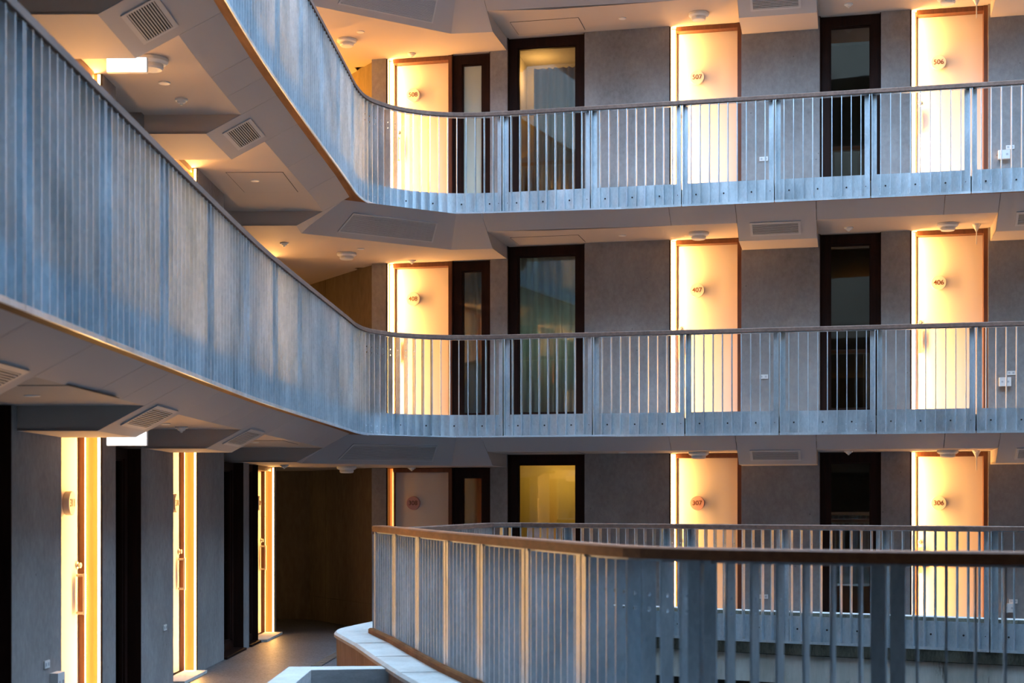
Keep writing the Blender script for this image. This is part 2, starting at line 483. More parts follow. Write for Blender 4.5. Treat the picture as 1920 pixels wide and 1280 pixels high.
# L-shaped upstand in front
mb = MB()
def upstand(pts_out, pts_in, z0, z1):
    n = len(pts_out)
    for i in range(n-1):
        a, b, c, d = pts_out[i], pts_out[i+1], pts_in[i+1], pts_in[i]
        mb.hexa([(*a, z0), (*b, z0), (*c, z0), (*d, z0), (*a, z1), (*b, z1), (*c, z1), (*d, z1)])
upstand([(-1.63, 6.0), (-1.63, 10.92), (-.78, 10.98)], [(-1.44, 6.0), (-1.44, 10.70), (-.765, 10.80)], 0, .555)
me_faces = mb
o = mb.build('trim_3', [M['curb_top'], M['rough'], M['curb_face']]); o['kind'] = 'structure'
for p in o.data.polygons:
    p.material_index = 0 if p.normal.z > .5 else (1 if (p.normal.y < -.5 or p.normal.x > .5) else 2)
# drain slot in the floor
drain = empty('floor_drain', (-2.06, 17.2, 0), 'dark linear drain set in the floor, left of the kerb end', 'drain')
mb = MB(); quad_strip(mb, (-2.10, 16.0), (-1.98, 18.3), .12, .001, .004); mb.build('channel', M['dark'], drain)
for k in range(22):
    mb = MB(); y = 16.05+k*.103; x = -2.10+.12*(y-16)/2.3
    mb.box(x-.05, x+.05, y, y+.06, .004, .008); mb.build('grate_bar', M['steel'], drain)

# floors and edges above
for lv in (4, 5, 6):
    z = zf(lv)
    mb = MB()
    poly = pathpts(UP, 0.0, UP.len, .10, 90)+[(10.5, 21), (-7, 26), (-7, 2.0)]
    mb.prism(poly, z-.185, z-.005)
    mb.cur = 0
    struct(mb, 'floor', M['slab'])
    mb = MB(); sweep(mb, UP, 0, UP.len, [(.006, 0), (.55, 0), (.55, .016), (.006, .016)], z-.227, .1)
    struct(mb, 'trim_%d' % lv, M['edge'])

# ---- soffits
VO_B, VR_B = 1.30, 1.35
REC, BUL = .40, .74
Z_O, Z_R, Z_B = 2.573, 2.405, 2.235
uB = {k: FB.u_px(p) for k, p in dict(r0=950, r1=1392, b1=1534, r2=1857, b2=1995).items()}
P1 = Vector((-2.0, 17.75)); P2 = Vector((-.70, 18.70))
ZB_L = [(3.5, 4.5), (6.75, 7.75), (10.05, 11.05), (13.3, 14.3), (17.7, 18.15)]
def vr_left(u):
    x, y, _ = FL.p(u, 0, 0)
    for k in range(400):
        t = UP.len*.6*k/399; p, _ = UP.at(t)
        if p.y >= y: return FL.uv(p.x, p.y)[1]
    return 1.4
def slope_pts(F, u, kind, lv):
    z = zf(lv)
    if F is FB:
        v0, vr = VO_B, VR_B
        if u < 2.2:                                # the outer line leaves the corner chamfer
            k = (u-FB.uv(*P2)[0])/(2.2-FB.uv(*P2)[0]); v0 = FB.uv(*P2)[1]*(1-k)+VO_B*k
    else:
        vr = vr_left(min(u, 16.8)); v0 = vr-.085
    zi = Z_R if kind == 'R' else Z_B; vi = v0-(Z_O-zi)/.535
    return (v0, z+Z_O), (vi, z+zi)
def panel(mb, F, ua, ub, kind, lv, g=.003, t=.018, split=1):
    (va0, z0), (vi0, z1) = slope_pts(F, ua, kind, lv); (va1, _), (vi1, _) = slope_pts(F, ub, kind, lv)
    a = [F.p(ua+g, va0, z0), F.p(ub-g, va1, z0), F.p(ub-g, vi1, z1), F.p(ua+g, vi0, z1)]
    b = [(x, y, zz+t) for x, y, zz in a]
    mb.hexa(a+b)
def soffits(lv):                                   # ceiling over gallery lv (under floor lv+1)
    z = zf(lv)
    root = empty('ceiling', (0, 15, z+2.3), None, None, 'structure')
    flatm = MB()
    def zone(F, u0, u1, kind, cuts, flat=True):
        us = [u0]+[c for c in cuts if u0+.15 < c < u1-.15]+[u1]
        for a, b in zip(us, us[1:]):
            m = MB(); panel(m, F, a, b, kind, lv); m.build('soffit_panel', M['soffit'], root)
        n = 4 if flat else 0
        for k in range(n):
            a = u0+(u1-u0)*k/n; b = u0+(u1-u0)*(k+1)/n
            (_, _), (va, zi) = slope_pts(F, a, kind, lv); (_, _), (vb, _) = slope_pts(F, b, kind, lv)
            q = [F.p(a, va, zi), F.p(b, vb, zi), F.p(b, -.3, zi), F.p(a, -.3, zi)]
            flatm.hexa(q+[(x, y, zz+.02) for x, y, zz in q])
    def endface(F, u):
        (_, _), (vr, zr) = slope_pts(F, u, 'R', lv); (_, _), (vb, zb) = slope_pts(F, u, 'B', lv)
        for du in (0,):
            q = [F.p(u, vr, zr+.01), F.p(u, vb, zb+.005), F.p(u, -.3, zb+.005), F.p(u, -.3, zr+.01)]
            flatm.add(q, [(0, 1, 2, 3)])
    uP2 = FB.uv(*P2)[0]
    Q2u = FB.uv(-.765, 19.47)[0]
    (vc, _), (vd, _) = slope_pts(FB, uP2, 'B', lv)
    C = FB.p(uP2, vc, z+Z_O); D = FB.p(Q2u, vd, z+Z_B)
    (v0_, _), (v1_, _) = slope_pts(FB, uB['r0'], 'B', lv)
    m = MB(); q = [C, FB.p(uB['r0']-.003, v0_, z+Z_O), FB.p(uB['r0']-.003, v1_, z+Z_B), D]
    m.hexa(q+[(x, y, zz+.018) for x, y, zz in q]); m.build('soffit_panel', M['soffit'], root)
    zone(FB, uB['r0'], uB['r1'], 'R', [FB.u_px(1275)])
    zone(FB, uB['r1'], uB['b1'], 'B', [])
    zone(FB, uB['b1'], uB['r2'], 'R', [FB.u_px(1760)])
    zone(FB, uB['r2'], 9.5, 'B', [uB['b2']])
    for k in ('r0', 'r1', 'b1', 'r2'): endface(FB, uB[k])
    prev = 2.0
    for a, b in ZB_L:
        zone(FL, prev, a, 'R', [prev+1.1, (prev+a)/2+.55])
        endface(FL, a)
        if b < 18: zone(FL, a, b, 'B', [])
        if b < 18: endface(FL, b)
        prev = b
    # corner: last left bulkhead runs into the chamfer facet
    zl = ZB_L[-1][0]
    (va, z0), (vi, z1) = slope_pts(FL, zl, 'B', lv)
    A = (-2.08, 17.80, z0); B = (-2.566, 18.19, z1)
    m = MB(); q = [FL.p(zl+.003, va, z0), A, B, FL.p(zl+.003, vi, z1)]
    m.hexa(q+[(x, y, zz+.018) for x, y, zz in q]); m.build('soffit_panel', M['soffit'], root)
    m = MB(); N = 8; VA, VC, VD, VB = (Vector(p) for p in (A, C, D, B))
    g = [[(VA.lerp(VC, i/N)).lerp(VB.lerp(VD, i/N), k/N) for k in range(N+1)] for i in range(N+1)]
    m.add([p for r in g for p in r], [(i*(N+1)+k, (i+1)*(N+1)+k, (i+1)*(N+1)+k+1, i*(N+1)+k+1) for i in range(N) for k in range(N)])
    m.build('soffit_panel', M['soffit'], root)
    inner = FL.p(zl, vi, z1)
    # flat ceiling of the corner and the passage behind
    pr0 = FB.p(uB['r0'], v1_, 0)
    poly = [inner[:2], B[:2], D[:2], pr0[:2], FB.p(uB['r0'], -.3, 0)[:2], FB.p(-.9, -.3, 0)[:2], (-1.9, 23.0), (-6.6, 25), (-6.6, 20.5), FL.p(lend, -.3, 0)[:2], FL.p(zl, -.3, 0)[:2]]
    flatm.prism(poly, z+Z_B, z+Z_B+.02)
    flatm.build('ceiling_board', M['ceil'], root)
    return (A, C, D, B), root
corner = {lv: soffits(lv) for lv in (3, 4, 5)}

# ---- doors and windows
door_n = [0]; win_n = [0]
def lamp_rect(name, F, u, v, z0, z1, dirv, power, parent, w=.03):
    ld = bpy.data.lights.new(name, 'AREA'); ld.shape = 'RECTANGLE'; ld.size = w; ld.size_y = z1-z0
    ld.energy = power; ld.color = LED_COL
    o = bpy.data.objects.new(name, ld); COL.objects.link(o)
    p = Vector(F.p(u, v, (z0+z1)/2))
    d = Vector((F.U[0]*dirv[0]+F.N[0]*dirv[1], F.U[1]*dirv[0]+F.N[1]*dirv[1], 0)).normalized()
    o.rotation_mode = 'QUATERNION'
    zax = -d; yax = Vector((0, 0, 1)); xax = yax.cross(zax)
    o.rotation_quaternion = Matrix((xax, yax, zax)).transposed().to_quaternion()
    if parent: o.parent = parent; p -= LOC[parent.name]
    o.location = p
    return o
def text_mesh(txt, size, mat):
    cu = bpy.data.curves.new('txt', 'FONT'); cu.body = txt; cu.size = size; cu.align_x = 'CENTER'; cu.align_y = 'CENTER'; cu.extrude = .0012; cu.offset = .0007
    o = bpy.data.objects.new('txt', cu); COL.objects.link(o)
    bpy.context.view_layer.update()
    me = bpy.data.meshes.new_from_object(o.evaluated_get(bpy.context.evaluated_depsgraph_get()))
    bpy.data.objects.remove(o); me.materials.clear(); me.materials.append(mat)
    return me
def door(F, u0, u1, lv, ztop, led_side, label, number=None, on=1.0, plate='plate', hw=True):
    """led_side -1: the LED reveal is at u0; +1: at u1"""
    door_n[0] += 1
    z = zf(lv); z0 = z+.02; z1 = z+ztop-.006
    uc = (u0+u1)/2; x, y, _ = F.p(uc, 0, 0)
    root = empty('door_%d' % door_n[0], (x, y, z), label, 'door', 'structure')
    s = led_side
    ul, uo = (u0, u1) if s < 0 else (u1, u0)       # LED edge, other edge
    e = 1 if s < 0 else -1
    def fb(mb, a, b, v0, v1, za, zb):
        lo, hi = sorted((ul+e*a, ul+e*b)); mb.fbox(F, lo, hi, v0, v1, za, zb)
    wd = abs(u1-u0)
    D = .13
    # dark outer lining line, glowing jamb, LED lines
    mb = MB(); fb(mb, -.0, .012, -D-.02, -.004, z0, z1); mb.build('jamb_edge', M['frame'], root)
    mb = MB(); fb(mb, .012, .020, -D, -.012, z0, z1); mb.build('glowing_jamb', M['jamb'] if on > .2 else M['jamb_dim_lit'], root)
    if on > .2:
        mb = MB(); fb(mb, .020, .026, -.034, -.012, z0+.01, z1-.004); mb.build('led_strip', M['led'], root)
        mb = MB(); fb(mb, .020, .068, -D-.01, -D, z0+.01, z1-.004); mb.build('led_strip', M['led'], root)
    else:
        mb = MB(); fb(mb, .020, .068, -D-.01, -D, z0+.01, z1-.004); mb.build('led_strip', M['led_dim'], root)
    fm = MB()
    fb(fm, .068, .084, -D-.06, -D+.006, z0, z1)                    # inner upright beside the LED
    fb(fm, wd-.052, wd-.001, -D-.09, -.03, z0, z1)                 # far upright
    fb(fm, .084, wd-.052, -D-.09, -.045, z1-.055, z1)              # head
    fm.build('door_frame', M['frame_brown'], root)
    lf = MB(); fb(lf, .085, wd-.053, -D-.09, -D-.042, z0+.012, z1-.058)
    leaf = lf.build('door_leaf', M['leaf'], root)
    th = MB(); fb(th, .02, wd-.05, -D, .10 if F is FL else .03, z+.001, z+.03); th.build('threshold', M['curb_top'], root)
    vface = -D-.042
    hu = .128
    if hw:
        k = MB(); c = F.p(ul+e*hu, vface, z+1.255); N = (F.N[0], F.N[1], 0)
        k.lathe(c, [(.030, 0), (.030, .012), (.022, .016), (.022, .034), (.018, .038)], 18, N)
        k.build('lock_knob', M['steel'], root)
        hb = MB(); fb(hb, hu-.018, hu+.018, vface+.055, vface+.072, z+.86, z+1.19)
        hnd = hb.build('pull_handle', M['steel'], root)
        g = MB()
        for i in range(18): fb(g, hu-.022, hu-.016, vface+.053, vface+.074, z+.87+i*.0178, z+.878+i*.0178)
        o = g.build('grip_ribs', M['steel'], hnd); o['kind'] = 'stuff'
        sb = MB()
        for zz in (.875, 1.175): sb.lathe(F.p(ul+e*hu, vface, z+zz), [(.012, 0), (.012, .056)], 12, N)
        sb.build('handle_standoffs', M['steel'], hnd)
    if number:
        pu = ul+e*(wd*.375); N = (F.N[0], F.N[1], 0)
        pm = MB(); pm.lathe(F.p(pu, vface, z+EYE), [(.090, 0), (.094, .004), (.094, .046), (.090, .052)], 40, N)
        pl = pm.build('number_disc', M[plate], root)
        if plate == 'plate_pink': pl['label'] = 'pink round number disc'
        me = text_mesh(number, .086, M['digit'])
        o = link('door_number', me, pl)
        q = Vector(F.p(pu, vface+.053, z+EYE))-LOC[root.name]
        nn = Vector(N); up = Vector((0, 0, 1)); xx = up.cross(nn)
        o.rotation_mode = 'QUATERNION'; o.rotation_quaternion = Matrix((xx, up, nn)).transposed().to_quaternion()
        o.location = q
    if on > .2:
        zc0, zc1 = z0+.03, z1-.03
        lamp_rect('led_light', F, ul+e*.030, -.026, zc0, zc1, (e*1.0, -.62), LED_W*on, root)
    elif on > 0:
        lamp_rect('led_light', F, ul+e*.046, -D+.012, z0+.03, z1-.03, (e*1.0, .3), LED_W*on, root)
    return root
def curtain(F, u0, u1, v, za, zb, mat, label, amp=.025, folds=9):
    n = folds*8; vs = []; fs = []
    for i in range(n+1):
        u = u0+(u1-u0)*i/n
        d = amp*math.sin(2*math.pi*folds*i/n)+amp*.4*math.sin(2.7*math.pi*folds*i/n+1)
        for zz in (za, zb):
            for o in (0, -.004): vs.append(F.p(u, v+d+o, zz))
    for i in range(n):
        a = i*4; b = a+4
        fs += [(a, b, b+2, a+2), (a+1, a+3, b+3, b+1), (a, a+1, b+1, b), (a+2, b+2, b+3, a+3)]
    mb = MB(); mb.add(vs, fs)
    o = mb.build('curtain', M[mat], None, True); tag(o, label, 'curtain')
    return o
def window(F, u0, u1, lv, ztop, label, fw=.115, glass='glass', zbot=.03, room=True, sill=True, recess=.07):
    win_n[0] += 1
    z = zf(lv); z0 = z+zbot; z1 = z+ztop-.006
    x, y, _ = F.p((u0+u1)/2, 0, 0)
    root = empty('window_%d' % win_n[0], (x, y, z), label, 'window', 'structure')
    D = recess
    fm = MB()
    for a, b, c, d in ((u0+.001, u0+fw, z0, z1), (u1-fw, u1-.001, z0, z1), (u0+fw, u1-fw, z1-fw, z1), (u0+fw, u1-fw, z0, z0+fw)):
        fm.fbox(F, a, b, -D-.07, -D, c, d)
    # inner rebate, set back
    q = fw+.018
    for a, b, c, d in ((u0+fw, u0+q, z0+fw, z1-fw), (u1-q, u1-fw, z0+fw, z1-fw), (u0+q, u1-q, z1-q, z1-fw), (u0+q, u1-q, z0+fw, z0+q)):
        fm.fbox(F, a, b, -D-.07, -D-.02, c, d)
    fm.build('window_frame', M['frame'], root)
    lm = MB()
    for a, b in ((u0+.0005, u0+.010), (u1-.010, u1-.0005)): lm.fbox(F, a, b, -D, -.003, z0, z1)
    lm.build('reveal_lining', M['frame'], root)
    pm = MB(); pm.fbox(F, u0+q-.004, u1-q+.004, -D-.052, -D-.046, z0+q-.004, z1-q+.004)
    pm.build('pane', M[glass], root)
    if sill:
        sm = MB(); sm.fbox(F, u0+.002, u1-.002, -D-.02, .035, z+.001, z+.028); sm.build('sill', M['frame'], root)
    if room:
        rm = MB(); a, b, c, d = u0+.002, u1-.002, -D-.075, -1.35
        P = F.p
        ext = .02
        pts = [P(a, c, z0), P(b, c, z0), P(b, c, z1), P(a, c, z1), P(a-ext, d, z0), P(b+ext, d, z0), P(b+ext, d, z1), P(a-ext, d, z1)]
        rm.add(pts, [(0, 4, 7, 3), (1, 2, 6, 5), (0, 1, 5, 4), (3, 7, 6, 2), (4, 5, 6, 7)])
        rm.build('room_lining', M['room'], root)
    return root
ub = lambda px: FB.u_px(px)
back_open = dict(d8=(724, 846.5), s8=(847, 919), wb=(951.5, 1096), d7=(1255, 1390), wa=(1537, 1652), d6=(1706.5, 1853))
names = {5: '50', 4: '40', 3: '30'}
LW = {3: 'lowest', 4: 'middle', 5: 'top'}
bigs = {}
for lv in (3, 4, 5):
    n = names[lv]
    z = zf(lv)
    # wall piers between the openings
    pm = MB()
    edges = [(697, 724), (919, 951.5), (1096, 1255), (1390, 1537), (1652, 1706.5)]
    for a, b in edges: pm.fbox(FB, ub(a), ub(b), -.30, 0, z, z+2.42)
    pm.fbox(FB, ub(1853), 10.5, -.30, 0, z, z+2.42)
    struct(pm, 'wall_back', M['wall'])
    for key, num in (('d8', '8'), ('d7', '7'), ('d6', '6')):
        a, b = back_open[key]
        lab = {'8': 'cream door numbered %s8 in the corner of the %s gallery, beside a narrow window' % (n, LW[lv]),
               '7': 'cream door numbered %s7 with a glowing jamb on the %s far gallery' % (n, LW[lv]),
               '6': 'cream door numbered %s6 with a glowing jamb, rightmost on the %s gallery' % (n, LW[lv])}[num]
        on = 1.0
        if lv == 3: on = {'8': .035, '7': .55, '6': 1.0}[num]
        if lv == 3 and num == '8': lab = 'cream door numbered 308 with a pink disc, its strip nearly dark'
        door(FB, ub(a), ub(b), lv, Z_B if num == '8' else Z_R, -1, lab, n+num, on, 'plate_pink' if (lv == 3 and num in '78') else 'plate')
    a, b = back_open['s8']
    window(FB, ub(a), ub(b), lv, Z_B, 'narrow dark-framed side window next to door %s8 on the %s gallery' % (n, LW[lv]), .125, 'frosted' if lv == 5 else 'glass')
    a, b = back_open['wb']
    window(FB, ub(a), ub(b), lv, Z_R, 'wide dark-framed window between doors %s8 and %s7 on the %s gallery' % (n, n, LW[lv]), .125)
    a, b = back_open['wa']
    window(FB, ub(a), ub(b), lv, Z_R, 'narrower dark-framed window between doors %s7 and %s6 on the %s gallery' % (n, n, LW[lv]), .125)
def span(key, m=.02):
    a, b = back_open[key]; return ub(a)+m, ub(b)-m
a, b = span('s8', .05)
curtain(FB, a, b, -.25, 5.64, 7.80, 'curtain', 'pale sheer curtain inside the narrow window of the top gallery', .012, 3)
curtain(FB, a, b, -.25, 2.84, 5.00, 'curtain', 'grey sheer curtain inside the narrow window of the middle gallery', .02, 4)
curtain(FB, a, b, -.25, .04, 2.18, 'curtain', 'dim blue-grey curtain inside the narrow window of the lowest gallery', .02, 4)
a, b = span('wb', .05)
curtain(FB, a, b, -.35, 2.84, 5.17, 'curtain', 'grey-green sheer curtain in the wide window beside door 407', .03, 9)
curtain(FB, a+.2, b, -.55, 5.64, 7.72, 'curtain_warm', 'cream curtain hanging behind the amber window beside door 507', .03, 8)
bm_ = MB(); bm_.fbox(FB, a-.02, b+.02, -.215, -.210, .05, 2.36)
bl_o = bm_.build('roller_blind', M['blind']); tag(bl_o, 'yellow backlit blind in the wide window between doors 308 and 307', 'blind')
def room_backlight(F, px, v, z, e, col, r=.08):
    ld = bpy.data.lights.new('room_backlight', 'POINT'); ld.energy = e; ld.color = col; ld.shadow_soft_size = r
    o = bpy.data.objects.new('room_backlight', ld); COL.objects.link(o); o.location = F.p(F.u_px(px), v, z); return o
room_backlight(FB, 1050, -.75, 2.15, 14.0, (1, .72, .25))
room_backlight(FB, 985, -.95, 7.70, 24.0, (1, .50, .13))  # unseen light added so the top wide window reads amber
room_backlight(FB, 1024, -1.1, 3.9, 16.0, (.75, 1, .85)); room_backlight(FB, 885, -1.0, 4.2, 2.5, (.8, .95, 1))  # unseen lights added to brighten the dark middle gallery windows

# ---- left wing
ul_ = lambda px: FL.u_px(px)
Lo = dict(w0=(-260, 22), d1=(115, 192.5), w1=(217, 265), d2=(325, 371), w2=(420, 457), s3=(467, 484.5), d3=(485, 516))
for lv in (3, 4, 5):
    z = zf(lv); n = names[lv][0]
    pm = MB()
    for a, b in ((22, 115), (192.5, 217), (265, 325), (371, 420), (457, 467)):
        pm.fbox(FL, ul_(a), ul_(b), -.30, 0, z, z+2.42)
    pm.fbox(FL, ul_(516), lend, -.30, 0, z, z+2.42)
    pm.fbox(FL, 1.0, ul_(-260), -.30, 0, z, z+2.42)
    struct(pm, 'wall_left', M['wall'])
    st = {3: 'lowest', 4: 'middle', 5: 'top'}[lv]
    zt = {k: (Z_B if k in ('w1', 'w2', 's3', 'd3') else Z_R) for k in Lo}
    lab = {3: ('cream door numbered 311, nearest glowing door in the left wing', 'cream door numbered 310, second glowing door in the left wing', 'cream door with bright jamb at the far end of the lowest left gallery'),
           4: ('glowing door behind the middle left railing, nearer of the two seen there', 'glowing door behind the middle left railing, farther of the two seen there', 'glowing door hidden at the far end of the middle left gallery'),
           5: ('glowing door behind the top left railing, nearest one', 'glowing door behind the top left railing, second one', 'glowing door hidden at the far end of the top left gallery')}[lv]
    a, b = Lo['d1']; door(FL, ul_(a), ul_(b), lv, zt['d1'], 1, lab[0], n+'11', .60 if lv == 3 else 1.0)
    a, b = Lo['d2']; door(FL, ul_(a), ul_(b), lv, zt['d2'], 1, lab[1], n+'10', .48 if lv == 3 else 1.0)
    a, b = Lo['d3']; door(FL, ul_(a), ul_(b), lv, zt['d3'], 1, lab[2], n+'09', {3: .26, 4: .7, 5: 1.8}[lv])
    wl = 'tall dark window %s of the '+st+' left gallery'
    a, b = Lo['w0']; window(FL, ul_(a), ul_(b), lv, zt['w0'], 'dark window at the near end of the %s left gallery' % st, .09, recess=.12)
    a, b = Lo['w1']; window(FL, ul_(a), ul_(b), lv, zt['w1'], 'dark window between the two nearer doors of the %s left gallery' % st, .09, recess=.12)
    a, b = Lo['w2']; window(FL, ul_(a), ul_(b), lv, zt['w2'], 'dark window beyond the second door of the %s left gallery' % st, .09, recess=.12)
    a, b = Lo['s3']; window(FL, ul_(a), ul_(b), lv, zt['s3'], 'narrow dark side window beside the farthest door of the %s left gallery' % st, .09)
    # passage walls behind the corner
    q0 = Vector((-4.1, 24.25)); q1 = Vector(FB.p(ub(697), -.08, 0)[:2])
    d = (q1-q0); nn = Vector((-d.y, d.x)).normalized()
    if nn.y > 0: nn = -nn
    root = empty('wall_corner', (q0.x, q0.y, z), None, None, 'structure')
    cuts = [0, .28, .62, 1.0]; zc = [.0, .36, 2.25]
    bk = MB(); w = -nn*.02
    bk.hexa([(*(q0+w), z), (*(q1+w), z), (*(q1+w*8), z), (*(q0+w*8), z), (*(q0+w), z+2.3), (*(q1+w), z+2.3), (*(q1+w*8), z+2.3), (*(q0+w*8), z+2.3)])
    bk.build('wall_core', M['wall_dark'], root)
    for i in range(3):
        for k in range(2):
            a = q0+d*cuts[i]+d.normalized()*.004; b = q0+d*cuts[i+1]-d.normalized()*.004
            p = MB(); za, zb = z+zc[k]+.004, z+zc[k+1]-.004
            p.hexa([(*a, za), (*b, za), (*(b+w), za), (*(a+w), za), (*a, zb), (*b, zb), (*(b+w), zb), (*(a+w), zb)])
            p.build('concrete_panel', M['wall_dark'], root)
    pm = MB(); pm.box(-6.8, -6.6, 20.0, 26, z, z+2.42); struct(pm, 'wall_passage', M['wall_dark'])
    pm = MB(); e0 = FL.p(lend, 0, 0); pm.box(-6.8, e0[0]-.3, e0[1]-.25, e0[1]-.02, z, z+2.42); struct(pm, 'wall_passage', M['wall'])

# ------------------------------------------------------------------ air vents on the sloped bulkheads
def vent(A, B, C, D, s0, s1, r0, r1, nsl, label, joined=False, frame=.035, dark='dark'):
    """panel corners A,B outer edge, D,C inner edge; s along the edge, r down the slope"""
    A, B, C, D = (Vector(p) for p in (A, B, C, D))
    def q(s, r): return (A*(1-s)+B*s)*(1-r)+(D*(1-s)+C*s)*r
    ctr = q((s0+s1)/2, (r0+r1)/2)
    n = (B-A).cross(D-A).normalized()
    if n.z > 0: n = -n
    root = empty('air_vent', ctr, label, 'vent')
    Ls = (q(s1, r0)-q(s0, r0)).length; Lr = (q(s0, r1)-q(s0, r0)).length
    fs, fr = frame/Ls, frame/Lr
    def slab(mb, a, b, c, d, h0, h1):
        f = lambda x, y: q(s0+(s1-s0)*x, r0+(r1-r0)*y)
        pts = [f(a, c), f(b, c), f(b, d), f(a, d)]
        mb.hexa([p+n*h0 for p in pts]+[p+n*h1 for p in pts])
    mb = MB()
    for a, b, c, d in ((0, 1, 0, fr), (0, 1, 1-fr, 1), (0, fs, fr, 1-fr), (1-fs, 1, fr, 1-fr)): slab(mb, a, b, c, d, .0, .010)
    mb.build('vent_frame', M['vent'], root)
    mb = MB(); slab(mb, fs, 1-fs, fr, 1-fr, .0005, .002); mb.build('vent_back', M[dark], root)
    jm = MB()
    for k in range(nsl):
        c = fr+(1-2*fr)*(k+.3)/nsl; d = fr+(1-2*fr)*(k+.76)/nsl
        m = MB() if not joined else jm
        slab(m, fs, 1-fs, c, d, .004, .009)
        if not joined: m.build('slat', M['vent'], root)
    if joined:
        o = jm.build('slats', M['vent'], root); o['kind'] = 'stuff'
    return root
def panel_corners(F, a, b, lv):
    (v0, z0), (v1, z1) = slope_pts(F, a, 'B', lv); (v2, _), (v3, _) = slope_pts(F, b, 'B', lv)
    return F.p(a, v0, z0), F.p(b, v2, z0), F.p(b, v3, z1), F.p(a, v1, z1)
for lv in (3, 4):
    lw = {3: 'lowest', 4: 'middle'}[lv]
    for (a, b), nm in zip(ZB_L[1:4], ('nearest', 'second', 'third')):
        if lv == 4 and nm == 'nearest': continue
        vent(*panel_corners(FL, a, b, lv), .19, .82, .44, .84, 11, 'square louvred vent in the sloped soffit above the %s left gallery, %s one' % (lw, nm))
for lv in (3, 4, 5):
    n = names[lv]
    vent(*panel_corners(FB, uB['r1'], uB['b1'], lv), .16, .80, .50, .86, 8, 'louvred vent in the %s gallery soffit, between doors %s7 and %s6' % (LW[lv], n, n), False, .03)
    vent(*panel_corners(FB, uB['r2'], uB['b2'], lv), .24, .88, .50, .86, 8, 'louvred vent in the %s gallery soffit, right of door %s6' % (LW[lv], n), False, .03)
    A, C, D, B = corner[lv][0]
    vent(A, C, D, B, .20, .86, .30, .84, 16, 'wide fine-louvred vent in the %s corner soffit above door %s8' % (LW[lv], n), True, .02, 'vent')

# ------------------------------------------------------------------ things on the ceilings
def at_px(px, py, z):
    Y = (z-EYE)*FPX/(CY-py); return ((px-CX)*Y/FPX, Y)
def ceiling_speaker(x, y, z, label):
    r = empty('ceiling_speaker', (x, y, z), label, 'speaker')
    m = MB(); m.lathe((x, y, z), [(.125, 0), (.130, -.006), (.128, -.03), (.108, -.045), (.100, -.048)], 28); m.build('housing', M['white'], r, False)
    m = MB(); m.lathe((x, y, z), [(.092, -.040), (.092, -.075), (.080, -.088), (.05, -.092)], 28); m.build('grille', M['white'], r)
    return r
def smoke_detector(x, y, z, label):
    r = empty('smoke_detector', (x, y, z), label, 'detector')
    m = MB(); m.lathe((x, y, z), [(.055, 0), (.055, -.012), (.050, -.018)], 20); m.build('base', M['white'], r)
    m = MB(); m.lathe((x, y, z), [(.040, -.018), (.030, -.034), (.014, -.040), (.010, -.052)], 16); m.build('sensor', M['white'], r)
    return r
def cover_disc(x, y, z, label):
    m = MB(); m.lathe((x, y, z), [(.050, .0), (.050, -.006), (.044, -.010), (.02, -.012)], 20)
    return tag(m.build('cover_disc', M['white']), label, 'cover')
def pendant(x, y, z, label):
    r = empty('pendent_sprinkler', (x, y, z), label, 'sprinkler')
    m = MB(); m.lathe((x, y, z), [(.052, 0), (.050, -.018), (.040, -.030), (.018, -.075), (.012, -.09)], 18); m.build('cone', M['white'], r)
    m = MB(); m.lathe((x, y, z), [(.007, -.085), (.007, -.235), (.004, -.25)], 8); m.build('rod', M['white'], r)
    return r
def hatch(F, u0, u1, v0, v1, z, label):
    r = empty('access_hatch', F.p((u0+u1)/2, (v0+v1)/2, z), label, 'hatch')
    m = MB(); m.fbox(F, u0+.006, u1-.006, v0+.006, v1-.006, z-.004, z-.001); m.build('panel', M['ceil'], r)
    m = MB()
    for a, b, c, d in ((u0, u1, v0, v0+.005), (u0, u1, v1-.005, v1), (u0, u0+.005, v0, v1), (u1-.005, u1, v0, v1)): m.fbox(F, a, b, c, d, z-.003, z-.0005)
    m.build('rim', M['dark'], r)
zB4, zR4 = H+Z_B, H+Z_R
for lv in (3, 4, 5):
    n = names[lv]; dz = (lv-4)*H
    w = {3: 'lowest', 4: 'middle', 5: 'top'}[lv]
    x, y = at_px(650, 474, zB4); ceiling_speaker(x, y, zB4+dz, 'round white speaker on the %s gallery ceiling, left of door %s8' % (w, n))
    x, y = at_px(1310, 436, zR4); ceiling_speaker(x, y, zR4+dz, 'round white speaker on the %s gallery ceiling, above door %s7' % (w, n))
    x, y = at_px(1777, 419, zR4); ceiling_speaker(x, y, zR4+dz, 'round white speaker on the %s gallery ceiling, the one nearest door %s6' % (w, n))
    x, y = at_px(772, 488, zB4); smoke_detector(x, y, zB4+dz, 'small white detector on the %s gallery ceiling above door %s8' % (w, n))
    x, y = at_px(1591, 426, zR4); smoke_detector(x, y, zR4+dz, 'small white detector above the %s gallery window between doors %s7 and %s6' % (w, n, n))
    x, y = at_px(533, 455, zB4); smoke_detector(x, y, zB4+dz, 'small detector at the far end of the %s left gallery ceiling' % w)
    x, y = at_px(676, 466, zB4); cover_disc(x, y, zB4+dz, 'flat white disc on the %s gallery ceiling beside the corner speaker' % w)
    x, y = at_px(1167, 441, zR4); cover_disc(x, y, zR4+dz, 'flat white disc on the %s gallery ceiling left of door %s7' % (w, n))
    x, y = at_px(1831, 420, zR4); pendant(x, y, zR4+dz, 'white cone with a hanging rod on the %s gallery ceiling near door %s6' % (w, n))
    hatch(FB, ub(975), ub(1100), .10, .62, zf(lv)+Z_R, 'square access hatch in the %s gallery ceiling above the wide window' % w)
